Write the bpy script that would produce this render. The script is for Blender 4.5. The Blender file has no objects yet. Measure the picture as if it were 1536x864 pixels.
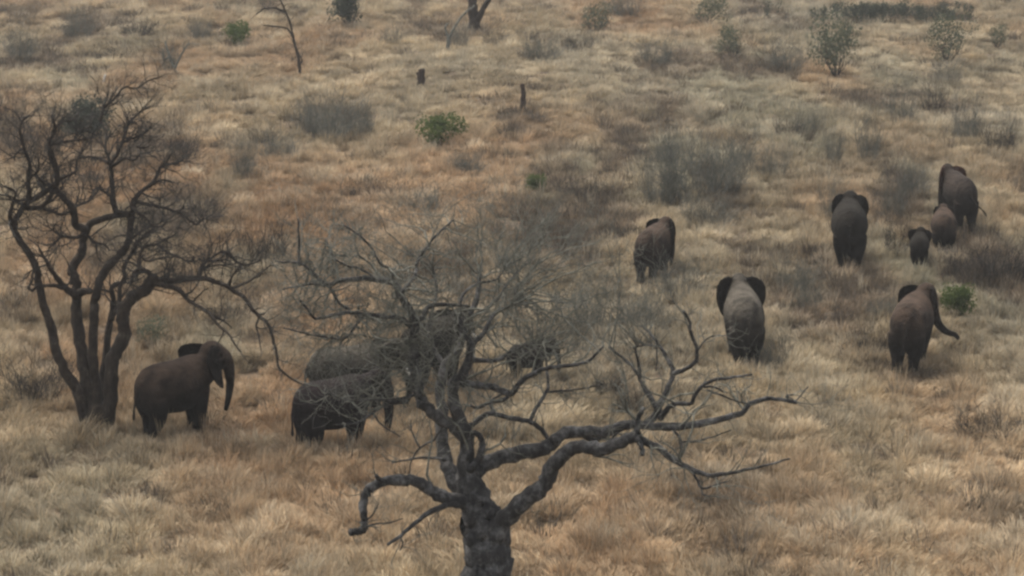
import bpy, bmesh, math, random
import numpy as np
from mathutils import Vector, Matrix, noise
from mathutils.kdtree import KDTree

R = math.radians
rng = random.Random(7)
nrg = np.random.default_rng(7)
scene = bpy.context.scene

# ------------------------------------------------------------------ camera
F_PX = 3600.0            # focal length in pixels of the 1536-wide photograph
CAM_H = 20.0
PITCH = R(13.0)
cam_d = bpy.data.cameras.new('camera')
cam = bpy.data.objects.new('camera', cam_d)
scene.collection.objects.link(cam)
cam.location = (0, 0, CAM_H)
cam.rotation_euler = (math.pi / 2 - PITCH, 0, 0)
cam_d.sensor_width = 36.0
cam_d.lens = 36.0 * F_PX / 1536.0
cam_d.clip_start = 0.5
cam_d.clip_end = 6000.0
scene.camera = cam

# ------------------------------------------------------------------ sky, sun, exposure
world = bpy.data.worlds.new('World')
scene.world = world
world.use_nodes = True
wn = world.node_tree.nodes
sky = wn.new('ShaderNodeTexSky')
sky.sky_type = 'NISHITA'
sky.sun_disc = False
SUN_EL, SUN_AZ = R(58), R(-35)       # azimuth measured from +Y (away) towards +X
sky.sun_elevation = SUN_EL
sky.sun_rotation = SUN_AZ
sky.altitude = 900
sky.air_density = 1.0
sky.dust_density = 6.0
sky.ozone_density = 0.6
bg = wn['Background']
bg.inputs['Strength'].default_value = 0.13
hsv = wn.new('ShaderNodeHueSaturation')      # thin cloud: a greyer sky
hsv.inputs['Saturation'].default_value = 0.35
world.node_tree.links.new(sky.outputs[0], hsv.inputs['Color'])
world.node_tree.links.new(hsv.outputs[0], bg.inputs['Color'])

sun_d = bpy.data.lights.new('sun', 'SUN')
sun_d.energy = 1.5
sun_d.angle = R(22)
sun_d.color = (1.0, 0.95, 0.87)
sun = bpy.data.objects.new('sun', sun_d)
scene.collection.objects.link(sun)
sdir = Vector((math.sin(SUN_AZ) * math.cos(SUN_EL), math.cos(SUN_AZ) * math.cos(SUN_EL), math.sin(SUN_EL)))
sun.rotation_euler = sdir.to_track_quat('Z', 'Y').to_euler()
sun.location = sdir * 80

vs = scene.view_settings
vs.view_transform = 'Standard'
vs.look = 'None'
vs.gamma = 1.0
vs.use_curve_mapping = False
vs.exposure = 1.38
scene.cycles.filter_width = 2.6          # soft lens / video look
scene.cycles.max_bounces = 6
scene.cycles.transparent_max_bounces = 4
scene.render.film_transparent = False

# ------------------------------------------------------------------ geometry helpers
CF = Vector((0, math.cos(PITCH), -math.sin(PITCH)))   # camera forward
CU = Vector((0, math.sin(PITCH), math.cos(PITCH)))
CR = Vector((1, 0, 0))
CAMP = Vector((0, 0, CAM_H))

def hz(x, y):
    """height of the ground"""
    return (0.22 * math.sin(x * .11 + y * .05) + 0.18 * math.sin(y * .13 - x * .07 + 1.3)
            + 0.10 * math.sin(x * .31 + 2.1) * math.sin(y * .27 + .4))

def ray(px, py):
    return CF + CR * ((px - 768.0) / F_PX) - CU * ((py - 432.0) / F_PX)

def p3(px, py, depth):
    return CAMP + ray(px, py) * depth

def ground(px, py):
    d = ray(px, py)
    z = 0.0
    for _ in range(6):
        t = (CAM_H - z) / -d.z
        p = CAMP + d * t
        z = hz(p.x, p.y)
    return Vector((p.x, p.y, z))

def depth_of(p):
    return (p - CAMP).dot(CF)

def ppm(px, py):
    return F_PX / depth_of(ground(px, py))     # photograph pixels per metre

def tag(o, label=None, cat=None, group=None, kind=None):
    if label: o['label'] = label
    if cat: o['category'] = cat
    if group: o['group'] = group
    if kind: o['kind'] = kind
    return o

def mesh_obj(name, me, mat=None, parent=None):
    o = bpy.data.objects.new(name, me)
    scene.collection.objects.link(o)
    if mat is not None and not me.materials:
        me.materials.append(mat)
    if parent is not None:
        o.parent = parent
    return o

def pydata(name, v, f, mat=None, smooth=True):
    me = bpy.data.meshes.new(name)
    me.from_pydata([tuple(a) for a in v], [], f)
    if smooth:
        me.polygons.foreach_set('use_smooth', [True] * len(me.polygons))
    if mat: me.materials.append(mat)
    me.update()
    return me

def empty(name, loc, rz=0.0):
    o = bpy.data.objects.new(name, None)
    scene.collection.objects.link(o)
    o.empty_display_size = .3
    o.location = loc
    o.rotation_euler = (0, 0, rz)
    return o

# ------------------------------------------------------------------ materials
def new_mat(name):
    m = bpy.data.materials.new(name)
    m.use_nodes = True
    nt = m.node_tree
    b = nt.nodes['Principled BSDF']
    b.inputs['Specular IOR Level'].default_value = 0.15
    return m, nt, b

def N(nt, t, **kw):
    n = nt.nodes.new(t)
    for k, v in kw.items():
        setattr(n, k, v)
    return n

def noise_ramp(nt, scale, stops, detail=4, rough=.6, coord='Object', vec=None):
    tc = N(nt, 'ShaderNodeTexCoord')
    nz = N(nt, 'ShaderNodeTexNoise')
    nz.inputs['Scale'].default_value = scale
    nz.inputs['Detail'].default_value = detail
    nz.inputs['Roughness'].default_value = rough
    nt.links.new(vec or tc.outputs[coord], nz.inputs['Vector'])
    rp = N(nt, 'ShaderNodeValToRGB')
    e = rp.color_ramp.elements
    while len(e) < len(stops): e.new(.5)
    for el, (p, c) in zip(e, stops):
        el.position = p
        el.color = (*c, 1)
    nt.links.new(nz.outputs['Fac'], rp.inputs['Fac'])
    return rp, nz

def bump(nt, bsdf, fac, strength, dist):
    b = N(nt, 'ShaderNodeBump')
    b.inputs['Strength'].default_value = strength
    b.inputs['Distance'].default_value = dist
    nt.links.new(fac, b.inputs['Height'])
    nt.links.new(b.outputs[0], bsdf.inputs['Normal'])

def bark_mat(name, stops, scale=3.0):
    m, nt, b = new_mat(name)
    rp, nz = noise_ramp(nt, scale, stops, 6, .7)
    # weathered streaks running along the wood and pale lichen spots
    mpn = N(nt, 'ShaderNodeMapping'); mpn.inputs['Scale'].default_value = (1, 1, .22)
    tc0 = N(nt, 'ShaderNodeTexCoord'); nt.links.new(tc0.outputs['Object'], mpn.inputs['Vector'])
    rp3, nz3 = noise_ramp(nt, 9, [(.35, (.55, .55, .55)), (.62, (1.35, 1.3, 1.25))], 5, .7, vec=mpn.outputs[0])
    mxb = N(nt, 'ShaderNodeMix', data_type='RGBA', blend_type='MULTIPLY'); mxb.inputs['Factor'].default_value = 1
    nt.links.new(rp.outputs[0], mxb.inputs['A']); nt.links.new(rp3.outputs[0], mxb.inputs['B'])
    nt.links.new(mxb.outputs['Result'], b.inputs['Base Color'])
    b.inputs['Roughness'].default_value = .9
    mp = N(nt, 'ShaderNodeTexNoise')
    mp.inputs['Scale'].default_value = 14
    mp.inputs['Detail'].default_value = 6
    tc = N(nt, 'ShaderNodeTexCoord')
    nt.links.new(tc.outputs['Object'], mp.inputs['Vector'])
    bump(nt, b, mp.outputs['Fac'], .8, .06)
    return m

M_BARK_GREY = bark_mat('bark_grey', [(.3, (.016, .015, .0142)), (.5, (.034, .032, .030)), (.68, (.115, .113, .108))])
M_BARK_BROWN = bark_mat('bark_brown', [(.3, (.015, .0115, .0085)), (.55, (.032, .024, .017)), (.75, (.07, .058, .046))])
M_TWIG_GREY = bark_mat('twig_grey', [(.3, (.07, .07, .056)), (.55, (.13, .13, .106)), (.75, (.22, .218, .185))], 1.2)
M_TWIG_BROWN = bark_mat('twig_brown', [(.3, (.02, .0175, .015)), (.55, (.036, .032, .027)), (.75, (.066, .061, .052))], 1.2)
M_DEADWOOD = bark_mat('dead_wood', [(.3, (.02, .014, .01)), (.55, (.04, .026, .018)), (.75, (.07, .05, .035))], 5)
M_PALEWOOD = bark_mat('pale_wood', [(.3, (.30, .27, .23)), (.7, (.45, .42, .37))], 5)

def soil_mat():
    m, nt, b = new_mat('dry_soil')
    rp, nz = noise_ramp(nt, .35, [(.25, (.06, .043, .03)), (.45, (.10, .073, .05)), (.6, (.14, .105, .072)), (.8, (.115, .095, .07))], 8, .65)
    rp2, nz2 = noise_ramp(nt, 3.5, [(.3, (.55, .55, .55)), (.7, (1.15, 1.12, 1.05))], 5, .7)
    mx = N(nt, 'ShaderNodeMix', data_type='RGBA', blend_type='MULTIPLY')
    mx.inputs['Factor'].default_value = 1
    nt.links.new(rp.outputs[0], mx.inputs['A'])
    nt.links.new(rp2.outputs[0], mx.inputs['B'])
    nt.links.new(mx.outputs['Result'], b.inputs['Base Color'])
    b.inputs['Roughness'].default_value = 1
    bump(nt, b, nz2.outputs['Fac'], .7, .12)
    return m
M_SOIL = soil_mat()

def blade_mat(name, translucent=.25):
    """plant blades: per-instance tint times per-blade variation"""
    m = bpy.data.materials.new(name)
    m.use_nodes = True
    nt = m.node_tree
    nt.nodes.clear()
    out = N(nt, 'ShaderNodeOutputMaterial')
    at = N(nt, 'ShaderNodeAttribute', attribute_type='INSTANCER', attribute_name='tint')
    bl = N(nt, 'ShaderNodeAttribute', attribute_type='GEOMETRY', attribute_name='blade')
    mx = N(nt, 'ShaderNodeMix', data_type='RGBA', blend_type='MULTIPLY')
    mx.inputs['Factor'].default_value = 1
    nt.links.new(at.outputs['Color'], mx.inputs['A'])
    nt.links.new(bl.outputs['Color'], mx.inputs['B'])
    d = N(nt, 'ShaderNodeBsdfDiffuse')
    t = N(nt, 'ShaderNodeBsdfTranslucent')
    s = N(nt, 'ShaderNodeMixShader')
    s.inputs[0].default_value = translucent
    nt.links.new(mx.outputs['Result'], d.inputs['Color'])
    nt.links.new(mx.outputs['Result'], t.inputs['Color'])
    nt.links.new(d.outputs[0], s.inputs[1])
    nt.links.new(t.outputs[0], s.inputs[2])
    nt.links.new(s.outputs[0], out.inputs['Surface'])
    return m
M_BLADE = blade_mat('dry_grass_blade')

def leaf_mat(name, stops):
    m = bpy.data.materials.new(name)
    m.use_nodes = True
    nt = m.node_tree
    nt.nodes.clear()
    out = N(nt, 'ShaderNodeOutputMaterial')
    rp, nz = noise_ramp(nt, 2.5, stops, 3, .6)
    d = N(nt, 'ShaderNodeBsdfDiffuse')
    t = N(nt, 'ShaderNodeBsdfTranslucent')
    s = N(nt, 'ShaderNodeMixShader')
    s.inputs[0].default_value = .3
    nt.links.new(rp.outputs[0], d.inputs['Color'])
    nt.links.new(rp.outputs[0], t.inputs['Color'])
    nt.links.new(d.outputs[0], s.inputs[1])
    nt.links.new(t.outputs[0], s.inputs[2])
    nt.links.new(s.outputs[0], out.inputs['Surface'])
    return m
M_LEAF_GREEN = leaf_mat('leaf_green', [(.3, (.045, .062, .02)), (.55, (.075, .10, .034)), (.75, (.115, .135, .055))])
M_LEAF_OLIVE = leaf_mat('leaf_olive', [(.3, (.06, .066, .042)), (.55, (.09, .098, .064)), (.75, (.14, .145, .10))])
M_LEAF_DARK = leaf_mat('leaf_dark', [(.3, (.04, .045, .034)), (.55, (.06, .068, .05)), (.75, (.09, .1, .075))])

def elephant_mat(name, skin, dust, amount, ear=(.006, .0045, .0034)):
    m, nt, b = new_mat(name)
    rp, nz = noise_ramp(nt, 2.2, [(.3, tuple(c * .6 for c in skin)), (.5, skin), (.7, tuple(c * 1.7 for c in skin))], 8, .75)
    at = N(nt, 'ShaderNodeAttribute', attribute_type='GEOMETRY', attribute_name='dust')
    nz2 = N(nt, 'ShaderNodeTexNoise')
    nz2.inputs['Scale'].default_value = 2.4
    nz2.inputs['Detail'].default_value = 6
    tc = N(nt, 'ShaderNodeTexCoord')
    nt.links.new(tc.outputs['Object'], nz2.inputs['Vector'])
    ma = N(nt, 'ShaderNodeMath', operation='MULTIPLY')
    mr = N(nt, 'ShaderNodeMapRange')
    mr.inputs['From Min'].default_value = .3
    mr.inputs['From Max'].default_value = .65
    mr.inputs['To Max'].default_value = amount
    mr.inputs['To Min'].default_value = amount * .2
    nt.links.new(nz2.outputs['Fac'], mr.inputs['Value'])
    nt.links.new(mr.outputs[0], ma.inputs[0])
    nt.links.new(at.outputs['Fac'], ma.inputs[1])
    mx = N(nt, 'ShaderNodeMix', data_type='RGBA')
    nt.links.new(ma.outputs[0], mx.inputs['Factor'])
    nt.links.new(rp.outputs[0], mx.inputs['A'])
    mx.inputs['B'].default_value = (*dust, 1)
    ea = N(nt, 'ShaderNodeAttribute', attribute_type='GEOMETRY', attribute_name='ear')
    mx2 = N(nt, 'ShaderNodeMix', data_type='RGBA')
    nt.links.new(ea.outputs['Fac'], mx2.inputs['Factor'])
    nt.links.new(mx.outputs['Result'], mx2.inputs['A'])
    b.inputs['Specular IOR Level'].default_value = .03
    mx2.inputs['B'].default_value = (*ear, 1)
    nt.links.new(mx2.outputs['Result'], b.inputs['Base Color'])
    b.inputs['Roughness'].default_value = .85
    w = N(nt, 'ShaderNodeTexNoise')
    w.inputs['Scale'].default_value = 6.5
    w.inputs['Detail'].default_value = 5
    w.inputs['Distortion'].default_value = 1.2
    nt.links.new(tc.outputs['Object'], w.inputs['Vector'])
    bump(nt, b, w.outputs['Fac'], 1.0, .09)
    return m
SKIN = (.0125, .0112, .0095)
M_EL_GREY = elephant_mat('elephant_grey', SKIN, (.095, .081, .062), 1.0)
M_EL_RED = elephant_mat('elephant_red_dust', (.0115, .010, .0085), (.07, .047, .033), 1.0)
M_EL_REDEAR = elephant_mat('elephant_red_ears', (.0115, .010, .0085), (.045, .034, .027), 1.0, (.034, .014, .009))
M_EL_DARK = elephant_mat('elephant_dark', (.0085, .0076, .0064), (.024, .0198, .0148), .8)
M_EL_PURPLE = elephant_mat('elephant_dusky', (.0115, .0098, .0095), (.028, .02, .019), .8)
m_, nt_, b_ = new_mat('ivory')
b_.inputs['Base Color'].default_value = (.6, .55, .45, 1)
b_.inputs['Roughness'].default_value = .45
M_IVORY = m_
m_, nt_, b_ = new_mat('eye')
b_.inputs['Base Color'].default_value = (.008, .006, .005, 1)
b_.inputs['Roughness'].default_value = .25
M_EYE = m_

# ------------------------------------------------------------------ ground
def build_ground():
    xs = np.concatenate([np.linspace(-3000, -160, 24)[:-1], np.linspace(-160, 160, 161), np.linspace(160, 3000, 24)[1:]])
    ys = np.concatenate([np.linspace(-200, 20, 12)[:-1], np.linspace(20, 340, 161), np.linspace(340, 5000, 30)[1:]])
    v = [(x, y, hz(x, y)) for y in ys for x in xs]
    n = len(xs)
    f = [(j * n + i, j * n + i + 1, (j + 1) * n + i + 1, (j + 1) * n + i) for j in range(len(ys) - 1) for i in range(n - 1)]
    o = mesh_obj('ground', pydata('ground', v, f, M_SOIL))
    tag(o, 'dry brown savanna soil between the grass tufts', 'ground', kind='structure')
build_ground()

# ------------------------------------------------------------------ grass (uncountable: one object, instanced blades)
def strip_blades(specs):
    """specs: list of (base, dir_xy, height, lean, width, shade) -> verts, faces, colours"""
    V, Fc, C = [], [], []
    for (bx, by, az, h, lean, w, shade) in specs:
        ca, sa = math.cos(az), math.sin(az)
        tw = az + 1.2 + rng.uniform(-.8, .8)
        wx, wy = math.cos(tw), math.sin(tw)
        i0 = len(V)
        prof = [(0, 0, 1), (.45, .42, .9), (.8, .78, .6), (1.0, .93 if lean > .5 else 1.0, .12)]
        for (t, zt, ww) in prof:
            off = lean * h * t ** 1.8
            z = h * zt * (1 - .35 * lean * t)
            x, y = bx + ca * off, by + sa * off
            V.append((x - wx * w * ww / 2, y - wy * w * ww / 2, z))
            V.append((x + wx * w * ww / 2, y + wy * w * ww / 2, z))
            C += [shade, shade]
        for k in range(3):
            a = i0 + 2 * k
            Fc.append((a, a + 1, a + 3, a + 2))
    return V, Fc, C

def tuft(name, n, rad, h0, h1, l0, l1, w, comb=None, dome=False, wind=0.0):
    sp = []
    for _ in range(n):
        a = rng.uniform(0, 2 * math.pi)
        r = rad * math.sqrt(rng.random())
        az = a + rng.gauss(0, .5)
        if wind:
            az = math.atan2(math.sin(az), math.cos(az) + wind * rng.uniform(.5, 1.5))
        if comb is not None:
            az = comb + rng.gauss(0, .6)
        h = rng.uniform(h0, h1)
        if dome:
            h *= (1.0 - .55 * (r / rad) ** 2)
        lean = rng.uniform(l0, l1) * (.35 + .65 * r / rad)
        s = rng.uniform(.68, 1.28)
        warm = rng.uniform(.93, 1.07)
        sp.append((r * math.cos(a), r * math.sin(a), az, h, lean, w * rng.uniform(.6, 1.3), (s * warm, s, s * (2 - warm) * .98, 1)))
    V, Fc, C = strip_blades(sp)
    me = pydata(name, V, Fc, M_BLADE, smooth=False)
    ca = me.color_attributes.new('blade', 'FLOAT_COLOR', 'POINT')
    ca.data.foreach_set('color', np.array(C, dtype=np.float32).ravel())
    return bpy.data.objects.new(name, me)

tuft_col = bpy.data.collections.new('tuft_kinds')
KINDS = []
def kind(o):
    tuft_col.objects.link(o)
    KINDS.append(o)
for k in range(3): kind(tuft('a_tussock_%d' % k, 120, .26, .40, .80, .25, 1.0, .022, dome=True, wind=.5))     # 0-2 bunch grass
for k in range(3): kind(tuft('b_combed_%d' % k, 120, .42, .22, .48, .6, 1.5, .022, comb=rng.uniform(0, .9)))  # 3-5 lodged grass
for k in range(2): kind(tuft('c_mat_%d' % k, 110, .50, .08, .22, .3, 1.4, .028))                   # 6-7 low litter
for k in range(2): kind(tuft('d_straw_%d' % k, 26, .16, .6, 1.0, .05, .4, .014))                   # 8-9 tall straw
for k in range(3): kind(tuft('e_mound_%d' % k, 300, .46, .50, .95, .45, 1.3, .024, dome=True, wind=.8))    # 10-12 big arching tussock
for k in range(2): kind(tuft('f_forb_%d' % k, 60, .32, .25, .62, .2, .8, .02))                     # 13-14 withered dark weeds

def fbm(x, y, s, seed, oct=3):
    return noise.fractal(Vector((x * s + seed * 17.3, y * s - seed * 9.1, seed * 3.7)), 1.0, 2.0, oct, noise_basis='PERLIN_ORIGINAL')

BARE = []            # (x, y, r): trampled spots with little grass, filled by the things below
def build_grass():
    pts = []
    # rows of depth, density falling off with distance
    bands = [(38, 75, 10.5), (75, 110, 8.0), (110, 150, 5.6), (150, 215, 3.8), (215, 330, 1.5)]
    for (y0, y1, dens) in bands:
        w0, w1 = y0 * .2135 + 7, y1 * .2135 + 7
        area = (w0 + w1) * (y1 - y0)
        n = int(area * dens)
        yy = nrg.uniform(y0, y1, n)
        hw = yy * .2135 + 7
        xx = nrg.uniform(-1, 1, n) * hw
        pts.append(np.stack([xx, yy], 1))
    pts = np.concatenate(pts)
    P, ROT, SCL, IDX, TINT = [], [], [], [], []
    straw = np.array((.352, .278, .178)); orange = np.array((.355, .252, .155)); pale = np.array((.44, .37, .265))
    olive = np.array((.265, .232, .16)); brown = np.array((.19, .14, .095)); grey = np.array((.29, .25, .18))
    for (x, y) in pts:
        n1 = fbm(x, y * .32, .085, 1)
        n2 = fbm(x, y * .7, .30, 2)
        n3 = fbm(x, y, .9, 3)
        n4 = fbm(x, y * .32, .12, 5)
        n5 = fbm(x, y * .32, .21, 8)
        bald = fbm(x, y * .6, .45, 11)
        if bald < (-.40 if y < 100 else -.5) and rng.random() < .6:
            continue
        if any((x - bx) ** 2 + (y - by) ** 2 < br * br for bx, by, br in BARE):
            continue
        # kind of clump
        n6 = fbm(x + 2 * n2, y * .75, .62, 31, 2)          # mounds about a metre and a half across
        q = n6 + .35 * n3 + .4 * n2 + rng.gauss(0, .14)
        if q > .34: k = rng.choice((10, 11, 12, 0, 1, 2)); s = rng.uniform(.6, 1.1)
        elif q > .05: k = rng.choice((0, 1, 2, 3, 4, 5)); s = rng.uniform(.65, 1.15)
        elif q > -.32: k = rng.choice((3, 4, 5, 3, 4, 0)); s = rng.uniform(.65, 1.15)
        else: k = rng.choice((6, 7, 6)); s = rng.uniform(.7, 1.2)
        if rng.random() < .08: k = rng.choice((8, 9)); s = rng.uniform(.7, 1.1)
        c = straw.copy()
        def to(col, a):
            a = max(0., min(1., a))
            return c * (1 - a) + col * a
        warm = .26 if (y < 78 and x < 9) else (.08 if y < 120 else 0)     # redder grass on the near side and round the trees
        c = to(orange, (n1 + .12 + warm) * 2.0)
        c = to(np.array((.29, .185, .105)), (n1 + warm + .25 * n3 - .16) * 1.5)
        c = to(olive, (n4 - .14) * 2.0 * (1 if y > 75 else .3))
        c = to(grey, (-n1 - .12 - warm) * 1.8)
        c = to(brown, (n5 - .2) * 2.2)
        if k in (6, 7): c = to(brown, .5 if y < 90 else .3)
        c = to(pale, (q - .15) * .9 + (.35 if k in (8, 9) else 0))
        c = c * rng.uniform(.74, 1.24) * (1 + .24 * fbm(x, y * .35, .22, 41) + .30 * fbm(x, y * .7, .55, 43, 2))
        if n5 > .12 and rng.random() < (n5 - .14) * (.65 if y > 80 else .4) or rng.random() < .015:
            k = rng.choice((13, 14)); s = rng.uniform(.8, 1.4)
            c = np.array((.10, .08, .06)) * rng.uniform(.7, 1.5)
        z = hz(x, y)
        P.append((x, y, z - .02))
        lod = 1.0 + max(0, (y - 100)) * .0035
        SCL.append((s * lod, s * lod, s * lod * rng.uniform(.8, 1.1) * (.82 if y > 130 else 1)))
        ang = (math.pi * .1 + fbm(x, y, .12, 21) * 2.6 + rng.gauss(0, .5)) if k in (3, 4, 5) else ((fbm(x, y, .07, 23) * 4 + rng.gauss(0, .6)) if k in (0, 1, 2, 10, 11, 12) else rng.uniform(0, 6.28))
        ROT.append((rng.gauss(0, .08), rng.gauss(0, .08), ang))
        IDX.append(k)
        TINT.append((*c, 1))
    me = bpy.data.meshes.new('savanna_grass')
    me.from_pydata(P, [], [])
    a = me.attributes.new('rot', 'FLOAT_VECTOR', 'POINT'); a.data.foreach_set('vector', np.array(ROT, np.float32).ravel())
    a = me.attributes.new('scl', 'FLOAT_VECTOR', 'POINT'); a.data.foreach_set('vector', np.array(SCL, np.float32).ravel())
    a = me.attributes.new('idx', 'INT', 'POINT'); a.data.foreach_set('value', np.array(IDX, np.int32))
    a = me.attributes.new('tint', 'FLOAT_COLOR', 'POINT'); a.data.foreach_set('color', np.array(TINT, np.float32).ravel())
    o = mesh_obj('savanna_grass', me)
    tag(o, 'dry tawny tussock grass covering the whole plain', 'grass', kind='stuff')
    ng = bpy.data.node_groups.new('scatter_tufts', 'GeometryNodeTree')
    ng.interface.new_socket('Geometry', in_out='INPUT', socket_type='NodeSocketGeometry')
    ng.interface.new_socket('Geometry', in_out='OUTPUT', socket_type='NodeSocketGeometry')
    gi, go = ng.nodes.new('NodeGroupInput'), ng.nodes.new('NodeGroupOutput')
    m2p = ng.nodes.new('GeometryNodeMeshToPoints')
    iop = ng.nodes.new('GeometryNodeInstanceOnPoints')
    ci = ng.nodes.new('GeometryNodeCollectionInfo')
    ci.inputs['Collection'].default_value = tuft_col
    ci.inputs['Separate Children'].default_value = True
    ci.inputs['Reset Children'].default_value = True
    def nattr(name, t):
        n = ng.nodes.new('GeometryNodeInputNamedAttribute')
        n.data_type = t
        n.inputs['Name'].default_value = name
        return n.outputs['Attribute']
    L = ng.links.new
    L(gi.outputs[0], m2p.inputs['Mesh'])
    L(m2p.outputs[0], iop.inputs['Points'])
    L(ci.outputs[0], iop.inputs['Instance'])
    iop.inputs['Pick Instance'].default_value = True
    L(nattr('idx', 'INT'), iop.inputs['Instance Index'])
    e2r = ng.nodes.new('FunctionNodeEulerToRotation')
    L(nattr('rot', 'FLOAT_VECTOR'), e2r.inputs[0])
    L(e2r.outputs[0], iop.inputs['Rotation'])
    L(nattr('scl', 'FLOAT_VECTOR'), iop.inputs['Scale'])
    L(iop.outputs[0], go.inputs[0])
    md = o.modifiers.new('scatter', 'NODES')
    md.node_group = ng
    print('tufts', len(P))

# ------------------------------------------------------------------ tubes and trees
class Tubes:
    def __init__(self):
        self.v, self.f = [], []
    def add(self, pts, rad, sides=6, cap=True):
        n = len(pts)
        if n < 2: return
        up = Vector((.31, .22, .92))
        i0 = len(self.v)
        prev = None
        for i in range(n):
            a = pts[max(0, i - 1)]; b = pts[min(n - 1, i + 1)]
            t = (b - a)
            if t.length < 1e-6: t = Vector((0, 0, 1))
            t.normalize()
            if prev is None:
                s = t.cross(up)
                if s.length < .05: s = t.cross(Vector((1, 0, 0)))
            else:
                s = prev - t * prev.dot(t)
                if s.length < 1e-4: s = t.cross(up)
            s.normalize(); prev = s
            u = t.cross(s)
            for k in range(sides):
                an = 2 * math.pi * k / sides
                self.v.append(pts[i] + (s * math.cos(an) + u * math.sin(an)) * rad[i])
        for i in range(n - 1):
            for k in range(sides):
                a = i0 + i * sides + k; b = i0 + i * sides + (k + 1) % sides
                self.f.append((a, b, b + sides, a + sides))
        if cap:
            self.f.append(tuple(i0 + (n - 1) * sides + k for k in range(sides)))
            self.f.append(tuple(i0 + k for k in reversed(range(sides))))
    def build(self, name, mat, parent=None, origin=Vector((0, 0, 0))):
        me = pydata(name, [v - origin for v in self.v], self.f, mat)
        return mesh_obj(name, me, None, parent)

def catmull(pts, sub):
    """pts: list of tuples of any length"""
    P = [np.array(p, float) for p in pts]
    if len(P) == 2:
        return [P[0] * (1 - t) + P[1] * t for t in np.linspace(0, 1, sub + 1)]
    P = [2 * P[0] - P[1]] + P + [2 * P[-1] - P[-2]]
    out = []
    for i in range(1, len(P) - 2):
        for j in range(sub):
            t = j / sub
            a, b, c, d = P[i - 1], P[i], P[i + 1], P[i + 2]
            out.append(.5 * (2 * b + (c - a) * t + (2 * a - 5 * b + 4 * c - d) * t * t + (3 * b - a - 3 * c + d) * t ** 3))
    out.append(P[-2])
    return out

def rand_unit(r):
    while True:
        v = Vector((r.uniform(-1, 1), r.uniform(-1, 1), r.uniform(-1, 1)))
        if .05 < v.length < 1: return v.normalized()

def twig(tb, r, p, d, length, rad, level, up=.15, kids=(4, 6), wander=.35, sides=3, flat=1.0):
    n = 5 if level > 0 else 4
    pts, rr = [p.copy()], [rad]
    d = d.normalized()
    nodes = []
    for i in range(n):
        d = (d + rand_unit(r) * wander + Vector((0, 0, up))).normalized()
        step = d * (length / n)
        p = p + step
        pts.append(p.copy())
        rr.append(max(.0035, rad * (1 - .75 * (i + 1) / n)))
        nodes.append((p.copy(), d.copy(), rr[-1]))
    tb.add(pts, rr, sides, cap=False)
    if level > 0:
        for _ in range(r.randint(*kids)):
            q, dd, ra = r.choice(nodes)
            nd = (dd + rand_unit(r) * 1.1)
            nd.z *= flat
            twig(tb, r, q, nd, length * r.uniform(.4, .7), max(.004, ra * .75), level - 1, up, kids, wander, sides, flat)

class PhotoTree:
    """a tree traced from the photograph: limbs keep their real radii and get depth of their own"""
    def __init__(self, base_px, seed):
        self.base = ground(*base_px)
        self.d0 = depth_of(self.base)
        self.r = random.Random(seed)
        self.anchors = []     # (point, direction, radius, name)
    def pts(self, poly, w0, w1, d0, d1, sub=4, knob=.08):
        n = len(poly)
        raw = []
        seg = [0.0]
        for i in range(1, n):
            seg.append(seg[-1] + math.hypot(poly[i][0] - poly[i - 1][0], poly[i][1] - poly[i - 1][1]))
        for i, q in enumerate(poly):
            t = seg[i] / seg[-1]
            raw.append((q[0], q[1], d0 + (d1 - d0) * t, q[2] if len(q) > 2 else w0 + (w1 - w0) * t ** .8))
        sm = catmull(raw, sub)
        P, RR = [], []
        for i, s in enumerate(sm):
            dep = self.d0 + s[2]
            if 0 < i < len(sm) - 1:
                s = s.copy()
                s[0] += self.r.gauss(0, .05) * s[3] + self.r.gauss(0, .35)
                s[1] += self.r.gauss(0, .05) * s[3] + self.r.gauss(0, .35)
                dep += self.r.gauss(0, .03)
            P.append(p3(s[0], s[1], dep))
            RR.append(max(.006, s[3] * .5 * dep / F_PX * (1 + self.r.gauss(0, knob))))
        return P, RR
    def branch(self, tb, poly, w0, w1, d0, d1, sides=7, sub=4, grow=True, knob=.06):
        P, RR = self.pts(poly, w0, w1, d0, d1, sub, knob)
        tb.add(P, RR, sides)
        if grow:
            for i in range(1, len(P)):
                self.anchors.append((P[i], (P[i] - P[i - 1]).normalized(), RR[i], poly[0]))
        return P

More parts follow.
